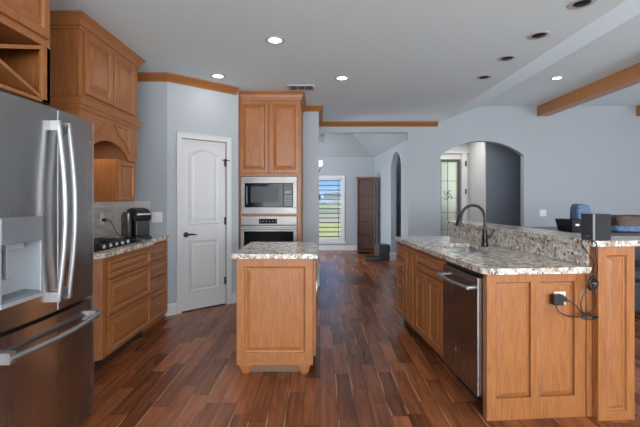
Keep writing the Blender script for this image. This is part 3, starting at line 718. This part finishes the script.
# end panel
x, y, _ = pen(0, 0)
t = thing('peninsula_end_panel', 'oak end panel with two raised panels closing the near end of the peninsula', 'panel', (x, y, 0), PA)
pw = .625
MB().box(0, pw, .0, .036, 0, .876).build('backing', OAKV, t)
m = MB()
for xa, xb in ((.055, .275), (.335, .555)):
    m.ringpanel(xa, xb, .13, .825, .001, [(0, 0), (0, .001), (.007, .001), (.032, .011), (.035, .011)])
m.build('raised_panel', OAKV, t, .001)
m = MB().box(0, .055, -.012, 0, 0, .876).box(.275, .335, -.012, 0, .13, .825).box(.555, pw, -.012, 0, 0, .876).box(.055, .555, -.012, 0, .825, .876).box(.055, .555, -.012, 0, 0, .13)
m.build('face_frame', OAKV, t, .001)
# bar knee wall with pillar
t = thing('bar_wall', 'raised bar wall behind the sink ending in an oak panelled pillar', 'bar', (x, y, 0), PA)
MB().box(.66, .80, .02, 2.02, 0, 1.04).build('knee_wall', WALL, t)
MB().box(.642, .66, .0, 2.02, .916, 1.04).box(.642, .80, 2.02, 2.035, .916, 1.04).build('splash_facing', GRAN, t, .001)
MB().box(.66, .895, -.05, .019, 0, 1.04).box(.80, .895, .019, .18, 0, 1.04).build('pillar', OAKV, t, .002)
MB().box(.627, .66, -.02, .0+.015, 0, .875).build('corner_stile', OAKV, t, .002)
m = MB(); m.ringpanel(.66, .895, .0, 1.04, -.05, [(0, 0), (0, .016), (.002, .018), (.052, .018), (.057, .006), (.064, .004), (.09, .016), (.094, .016)])
m.xf(Matrix.Identity(4)); m.build('pillar_panel', OAKV, t, .001)
# countertop with sink cut-out
def slab_hole(outer, inner, z0, z1):
    m = MB()
    for z in (z0, z1):
        vs_ = [[m.bm.verts.new((p[0], p[1], z)) for p in l] for l in (outer, inner)]
        es = []
        for l in vs_:
            for i in range(len(l)): es.append(m.bm.edges.new((l[i], l[(i+1) % len(l)])))
        bmesh.ops.triangle_fill(m.bm, use_beauty=True, edges=es)
        if z == z0: lo = vs_
        else: hi = vs_
    for a, b in zip(lo, hi):
        for i in range(len(a)):
            j = (i+1) % len(a); m.bm.faces.new((a[i], a[j], b[j], b[i]))
    return m
def rrect(x0, x1, y0, y1, r, n=5):
    out = []
    for cx_, cy_, a in ((x1-r, y1-r, 0), (x0+r, y1-r, PI/2), (x0+r, y0+r, PI), (x1-r, y0+r, 3*PI/2)):
        for i in range(n+1):
            th = a+PI/2*i/n; out.append((cx_+r*math.cos(th), cy_+r*math.sin(th)))
    return out
sk = (.12, .50, .64, 1.245)
outer = [(-.035, .0), (.0, -.045), (.655, -.045), (.655, -.022), (.641, -.022), (.641, 1.93), (-.01, 1.93), (-.035, 1.905)]
outer = [(-.035, .0), (.0, -.045), (.641, -.045), (.641, 1.93), (-.01, 1.93), (-.035, 1.905)]
o = slab_hole(outer, rrect(*sk, .05), .877, .915).build('countertop', GRAN, None, .003)
at(o, (x, y, 0), PA); tag(o, 'speckled granite countertop with sink cut-out on the peninsula', 'countertop')
t = thing('sink', 'undermount stainless steel sink in the peninsula countertop', 'sink', (x, y, 0), PA)
m = MB()
def rl(d, z): return [(p[0], p[1], z) for p in rrect(sk[0]-.012+d, sk[1]+.012-d, sk[2]-.012+d, sk[3]+.012-d, .05)]
m.loops([rl(-.01, .876), rl(.0, .876), rl(.004, .87), rl(.02, .72), rl(.05, .70)], cap0=False, cap1=True)
o = m.build('bowl', SINKM, t, smooth=True)
MB().lathe([(.045, .7005), (.045, .704), (.03, .702)], (.28, 1.0, 0)).build('drain', CHROME, t)
# faucet
fp = pen(.515, 1.0)
t = thing('faucet', 'dark bronze gooseneck pull-down faucet behind the sink', 'faucet', (fp[0], fp[1], .915), PA)
MB().lathe([(.033, 0), (.033, .008), (.027, .014), (.024, .06), (.027, .075), (.023, .09), (.02, .13), (.0145, .15)], smooth if False else (0, 0, 0)).build('base', BRONZE, t, smooth=True)
R = .105; pts = [(0, 0, .12), (0, 0, .25)]
for i in range(15):
    a = PI*i/14*.93; pts.append((-R+R*math.cos(a), 0, .25+R*math.sin(a)))
MB().tube(pts, .0125, 14).build('spout', BRONZE, t, smooth=True)
e = Vector(pts[-1]); d_ = (e-Vector(pts[-2])).normalized()
MB().tube([e, e+d_*.02, e+d_*.06, e+d_*.105], [.013, .018, .023, .027], 14).build('spray_head', BRONZE, t, smooth=True)
MB().tube([(0, 0, .075), (.03, -.01, .08), (.055, -.018, .10), (.075, -.022, .15)], [.012, .012, .009, .011]).build('lever', BRONZE, t, smooth=True)
# bar top
bt = [(.615, -.085), (1.5, -.085), (1.5, .20), (.97, .20), (.92, .26), (.90, 2.08), (.615, 2.08)]
o = MB().prism(bt, 'xy', 1.041, 1.077).build('bar_top', GRAN, None, .004)
at(o, (x, y, 0), PA); tag(o, 'raised granite bar top running behind the sink', 'bar top')

# outlet with adapter and cords
def pp(px, py, s=-.02):   # place a point of the cable on the end panel plane (peninsula frame, lx, z)
    return None
ox = .455; oz = .725
pl_ = pen(ox, -.0125); plate('power_outlet', 'ivory outlet on the peninsula end panel behind a black adapter', 'outlet', (pl_[0], pl_[1], oz), PA, .075, .08, IVORY, kind='none')
t = thing('power_adapter', 'black wall adapter plugged in on the peninsula end panel', 'power adapter', (x, y, 0), PA)
MB().box(ox-.065, ox-.002, -.060, -.019, oz-.032, oz+.030).build('adapter_body', BLACK, t, .005)
MB().box(ox+.002, ox+.028, -.045, -.019, oz-.016, oz+.014).build('plug', BLACK, t, .004)
def cord(pts, r=.0035):
    # Catmull-Rom
    P = [Vector(p) for p in pts]; P = [P[0]]+P+[P[-1]]; out = []
    for i in range(1, len(P)-2):
        for k in range(6):
            u = k/6; a, b, c, d = P[i-1:i+3]
            out.append(.5*((2*b)+(-a+c)*u+(2*a-5*b+4*c-d)*u*u+(-a+3*b-3*c+d)*u**3))
    out.append(P[-2]); return MB().tube(out, r, 8)
yy = -.052
c1 = cord([(ox-.05, -.052, oz-.03), (ox-.03, yy, oz-.07), (ox+.03, yy, oz-.10), (ox+.10, yy, oz-.105), (ox+.15, yy, oz-.10)])
c1.build('adapter_cord', BLACK, t, smooth=True)
c1 = cord([(ox+.025, -.03, oz), (ox+.07, yy, oz-.03), (ox+.11, yy, oz-.075), (ox+.15, yy, oz-.085), (ox+.185, yy-.01, oz-.05), (ox+.19, yy-.012, oz+.0), (ox+.18, yy-.013, oz+.06),
           (ox+.165, yy-.02, oz+.12), (ox+.18, yy-.04, oz+.18), (ox+.16, -.105, oz+.27), (ox+.165, -.10, oz+.34), (ox+.14, -.07, oz+.358), (ox+.165, -.01, oz+.3565), (ox+.22, .06, oz+.3565)])
c1.build('plug_cord', BLACK, t, smooth=True)
c1 = cord([(ox+.16, -.06, oz+.11), (ox+.12, -.06, oz+.03), (ox+.10, -.06, oz-.03), (ox+.12, -.06, oz-.08), (ox+.16, -.06, oz-.10)])
c1.build('adapter_cord', BLACK, t, smooth=True)
c1 = cord([(ox+.16, -.06, oz+.15), (ox+.15, -.1, oz+.22), (ox+.10, -.11, oz+.29), (ox+.075, -.10, oz+.335), (ox+.09, -.09, oz+.3565+.003), (ox+.16, -.07, oz+.3565), (ox+.22, .02, oz+.3565)])
c1.build('adapter_cord', BLACK, t, smooth=True)
for (cx_, cz_, sx_, sz_) in ((ox+.165, oz+.10, .022, .045), (ox+.145, oz-.10, .04, .016)):
    for k in range(4):
        pts = []
        tl = -.35+.12*k
        for i in range(19):
            a = 2*PI*i/18; u, v = sx_*math.cos(a)*(1+.1*k), sz_*math.sin(a)*(1-.08*k)
            pts.append((cx_+u*math.cos(tl)-v*math.sin(tl)*.4, -.066-.005*k, cz_+v+u*math.sin(tl)*.5))
        MB().tube(pts, .0035, 8).build('cord_coil', BLACK, t, smooth=True)
MB().box(ox+.150, ox+.180, -.090, -.055, oz+.099, oz+.103).build('cord_tie', GREYPL, t)

# speaker on bar
t = thing('speaker', 'cube-shaped black speaker with silver stripe standing on the bar top', 'speaker', (1.632, 2.335, 1.077), 0)
MB().box(0, .108, 0, .105, 0, .158).build('body', DGREY, t, .003)
MB().box(.012, .108, -.006, .0005, .002, .156).build('grille', BLACKM, t, .003)
MB().box(-.002, .010, -.008, .003, .0, .158).build('silver_stripe', GREYPL, t, .001)
for yb in (.02, .045): MB().box(-.003, .0, yb, yb+.014, .018, .026).build('button', CHROME, t)

t = thing('sofa', 'dark sofa in the living area past the oak pillar', 'sofa', (2.7, 4.25, 0))
SOFA = plain('dark_sofa_leather', (.02, .022, .028), .45, bump=.2)
MB().box(0, 1.9, 0, .9, .08, .42).build('base', SOFA, t, .03)
MB().box(0, 1.9, .66, .92, .4, .86).build('backrest', SOFA, t, .05)
for ax in (0, 1.68): MB().box(ax, ax+.22, 0, .7, .4, .64).build('armrest', SOFA, t, .04)
for ax in (.225, .955): MB().box(ax, ax+.72, -.02, .66, .42, .55).build('seat_cushion', SOFA, t, .04)
for ax in (.06, 1.78):
    for ay in (.06, .8): MB().box(ax, ax+.06, ay, ay+.06, 0, .08).build('leg', BLACK, t)
# high table and things beyond the bar
t = thing('high_table', 'tall black table standing behind the raised bar', 'table', (2.03, 3.3, 0))
MB().box(0, 1.9, 0, .7, 1.005, 1.04).build('tabletop', TABLEM, t, .004)
MB().box(.06, 1.84, .06, .64, .93, 1.005).build('apron', TABLEM, t)
for lx in (.05, 1.79):
    for ly in (.05, .59): MB().box(lx, lx+.06, ly, ly+.06, 0, .93).build('leg', TABLEM, t)
t = thing('storage_bin', 'black open bin with white label behind the bar', 'bin', (2.26, 3.5, 1.041), .1)
t.scale = (.78, .9, .9)
MB().loops([[(-.085, -.10, 0), (.085, -.10, 0), (.085, .10, 0), (-.085, .10, 0)], [(-.105, -.12, .115), (.105, -.12, .115), (.105, .12, .115), (-.105, .12, .115)], [(-.098, -.113, .115), (.098, -.113, .115), (.098, .113, .115), (-.098, .113, .115)], [(-.08, -.095, .01), (.08, -.095, .01), (.08, .095, .01), (-.08, .095, .01)]]).build('bin_body', BLACK, t)
MB().box(-.065, -.02, -.121, -.108, .055, .075).build('label_card', PWHITE, t)
def blob(name, mat, sc_, seed, p, rough=.12, parent=None, zlift=0):
    random.seed(seed); m = MB(); bmesh.ops.create_cube(m.bm, size=1); bmesh.ops.subdivide_edges(m.bm, edges=m.bm.edges, cuts=3, use_grid_fill=True)
    for v in m.bm.verts:
        q = v.co.copy(); k = 1-.18*(q.x**2+q.y**2+q.z**2); top = q.z+.5
        v.co = Vector((q.x*k*sc_[0]*(1-.2*top), q.y*k*sc_[1]*(1-.2*top), top*sc_[2]))
        if top > .05: v.co += Vector([random.uniform(-1, 1)*rough*s*.4 for s in sc_])
    o = m.build(name, mat, parent, smooth=True, sub=2); o.location = p; return o
o = blob('tote_bag', BLUEF, (.16, .18, .23), 3, (2.51, 3.76, 1.043)); tag(o, 'blue patterned bag bulging between black bin and speaker', 'bag')
o = blob('leather_bag', LEATHER, (.36, .22, .135), 5, (2.86, 3.64, 1.043)); tag(o, 'low brown leather bag right of the speaker beyond the bar', 'bag')
o = blob('folded_cloth', BLUEF, (.26, .14, .05), 9, (2.66, 3.40, 1.043)); tag(o, 'pale blue folded cloth lying in front of the brown bag', 'cloth')
o = blob('cloth_bag', plain('black_cloth', (.02, .02, .024), .8), (.22, .2, .13), 12, (3.22, 3.6, 1.043)); tag(o, 'black soft bag at the right edge beyond the bar', 'bag')

# ------------------------------------------------------------------ far dining things
t = thing('bookcase', 'tall dark wood open bookcase in the far corner', 'bookcase', (.90, 9.50, 0), -.22)
bw_, bh = .44, 1.86
MB().box(0, .025, 0, .3, 0, bh-.04).build('side_panel', WALNUT, t); MB().box(bw_-.025, bw_, 0, .3, 0, bh-.04).build('side_panel', WALNUT, t)
MB().box(.0, bw_, .285, .3, 0, bh-.04).build('back_panel', WALNUT, t)
MB().box(-.025, bw_+.025, -.03, .31, bh-.04, bh).build('top', WALNUT, t)
for z in (.05, .40, .73, 1.06, 1.39): MB().box(.025, bw_-.025, -.005, .285, z, z+.03).build('shelf', WALNUT_SHADED, t)
o = MB().box(-.115, .115, -.13, .13, 0, .33).build('body', DGREY, None, .008); o.name = 'subwoofer'
at(o, (1.37, 8.62, .0), .2); tag(o, 'dark grey subwoofer box on the floor beside the bookcase', 'subwoofer')
o = MB().box(-.17, .17, -.10, .10, 0, .09).build('floor_box', BLACK, None, .01); at(o, (1.14, 8.42, 0), .1); tag(o, 'flat black box lying on the floor in front of the subwoofer', 'box')
# chandelier
t = thing('chandelier', 'dark iron chandelier with white glass shades in the dining room', 'chandelier', (-.24, 8.9, 2.9))
MB().lathe([(.06, 0), (.06, -.02), (.01, -.03), (.008, -.85), (.03, -.9), (.035, -.98), (.01, -1.05), (.008, -1.1)], n=14).build('stem', BRONZE, t, smooth=True)
for k in range(5):
    a = 2*PI*k/5; m = MB(); ca, sa = math.cos(a), math.sin(a)
    a_ = cord([(0.02*ca, .02*sa, -.9), (.10*ca, .10*sa, -1.0), (.20*ca, .20*sa, -.98), (.245*ca, .245*sa, -.88), (.245*ca, .245*sa, -.84)], .009).build('arm', BRONZE, t, smooth=True)
    MB().lathe([(.02, -.84), (.045, -.82), (.055, -.77), (.05, -.72), (.06, -.70)], (.245*ca, .245*sa, 0), n=16, cap=False).build('shade', SHADE, t, smooth=True)

# ------------------------------------------------------------------ ceiling lamps
def lamp(x, y, z, on, label):
    t = thing('recessed_light', label, 'ceiling light', (x, y, z), 0, 'recessed ceiling lights')
    MB().lathe([(.058, -.001), (.060, -.006), (.085, -.004), (.088, -.001)], n=32, cap=False).build('trim_ring', WHITE, t, smooth=True)
    if on:
        MB().lathe([(.058, -.0015), (.050, -.004), (.02, -.006)], n=24).build('lens', LAMPON, t, smooth=True)
        d = bpy.data.lights.new('lamp_light', 'AREA'); d.shape = 'DISK'; d.size = .1; d.energy = .8; d.color = (1, .93, .84); d.spread = PI
        o = bpy.data.objects.new('lamp_light', d); C.objects.link(o); o.parent = t; o.location = (0, 0, -.012)
    else:
        MB().lathe([(.058, -.0015), (.054, -.006), (.035, -.012), (.01, -.013)], n=24).build('baffle', BLACK, t, smooth=True)
def cp_(px, py, z): q = (199-py)/(z-1.325); return ((px-320)/q, F/q)
for px, py, z, on, lb in ((275, 40, CZ, 1, 'lit recessed light in the kitchen ceiling nearest the camera'), (342, 78, CZ, 1, 'lit recessed light right of the ceiling vent'), (218, 76, CZ, 1, 'lit recessed light near the pantry door'),
                          (582, 3, CZ, 0, 'unlit dark recessed light over the bar, nearest of four'), (539, 35, CZ, 0, 'unlit dark recessed light over the bar, second nearest'), (507, 58, CZ, 0, 'unlit dark recessed light over the bar, third nearest'), (484, 77, CZ, 0, 'unlit dark recessed light over the bar, farthest of four'),
                          (557, 78, CZ2, 1, 'lit recessed light in the higher ceiling left of the long beam')):
    xx, yy2 = cp_(px, py, z); lamp(xx, yy2, z, on, lb)
t = thing('ceiling_vent', 'white metal air vent in the ceiling in front of the oven tower', 'vent', (-.24, 4.95, CZ))
m = MB()
for a in ((-.17, .17, -.12, -.095), (-.17, .17, .095, .12), (-.17, -.145, -.095, .095), (.145, .17, -.095, .095), (-.05, -.04, -.095, .095), (.04, .05, -.095, .095)): m.box(a[0], a[1], a[2], a[3], -.01, -.001)
m.build('frame', WHITE, t, .002)
MB().box(-.145, .145, -.095, .095, -.003, -.001).build('backing', DGREY, t)
m = MB()
for i in range(9):
    yv = -.085+i*.021; m.prism([(yv, -.009), (yv+.012, -.003), (yv+.014, -.003), (yv+.002, -.009)], 'yz', -.145, .145)
m.build('louvres', WHITE, t)
# beams
for X, lb in ((3.99, 'long varnished wood ceiling beam over the living area'), (5.81, 'second wood ceiling beam at the right edge of the view')):
    o = MB().box(0, .20, -5.2+.01, BW-.002, -.185, -.001).build('ceiling_beam', BEAMW, None, .004); at(o, (X, 0, CZ2)); tag(o, lb, 'beam', 'wood ceiling beams')
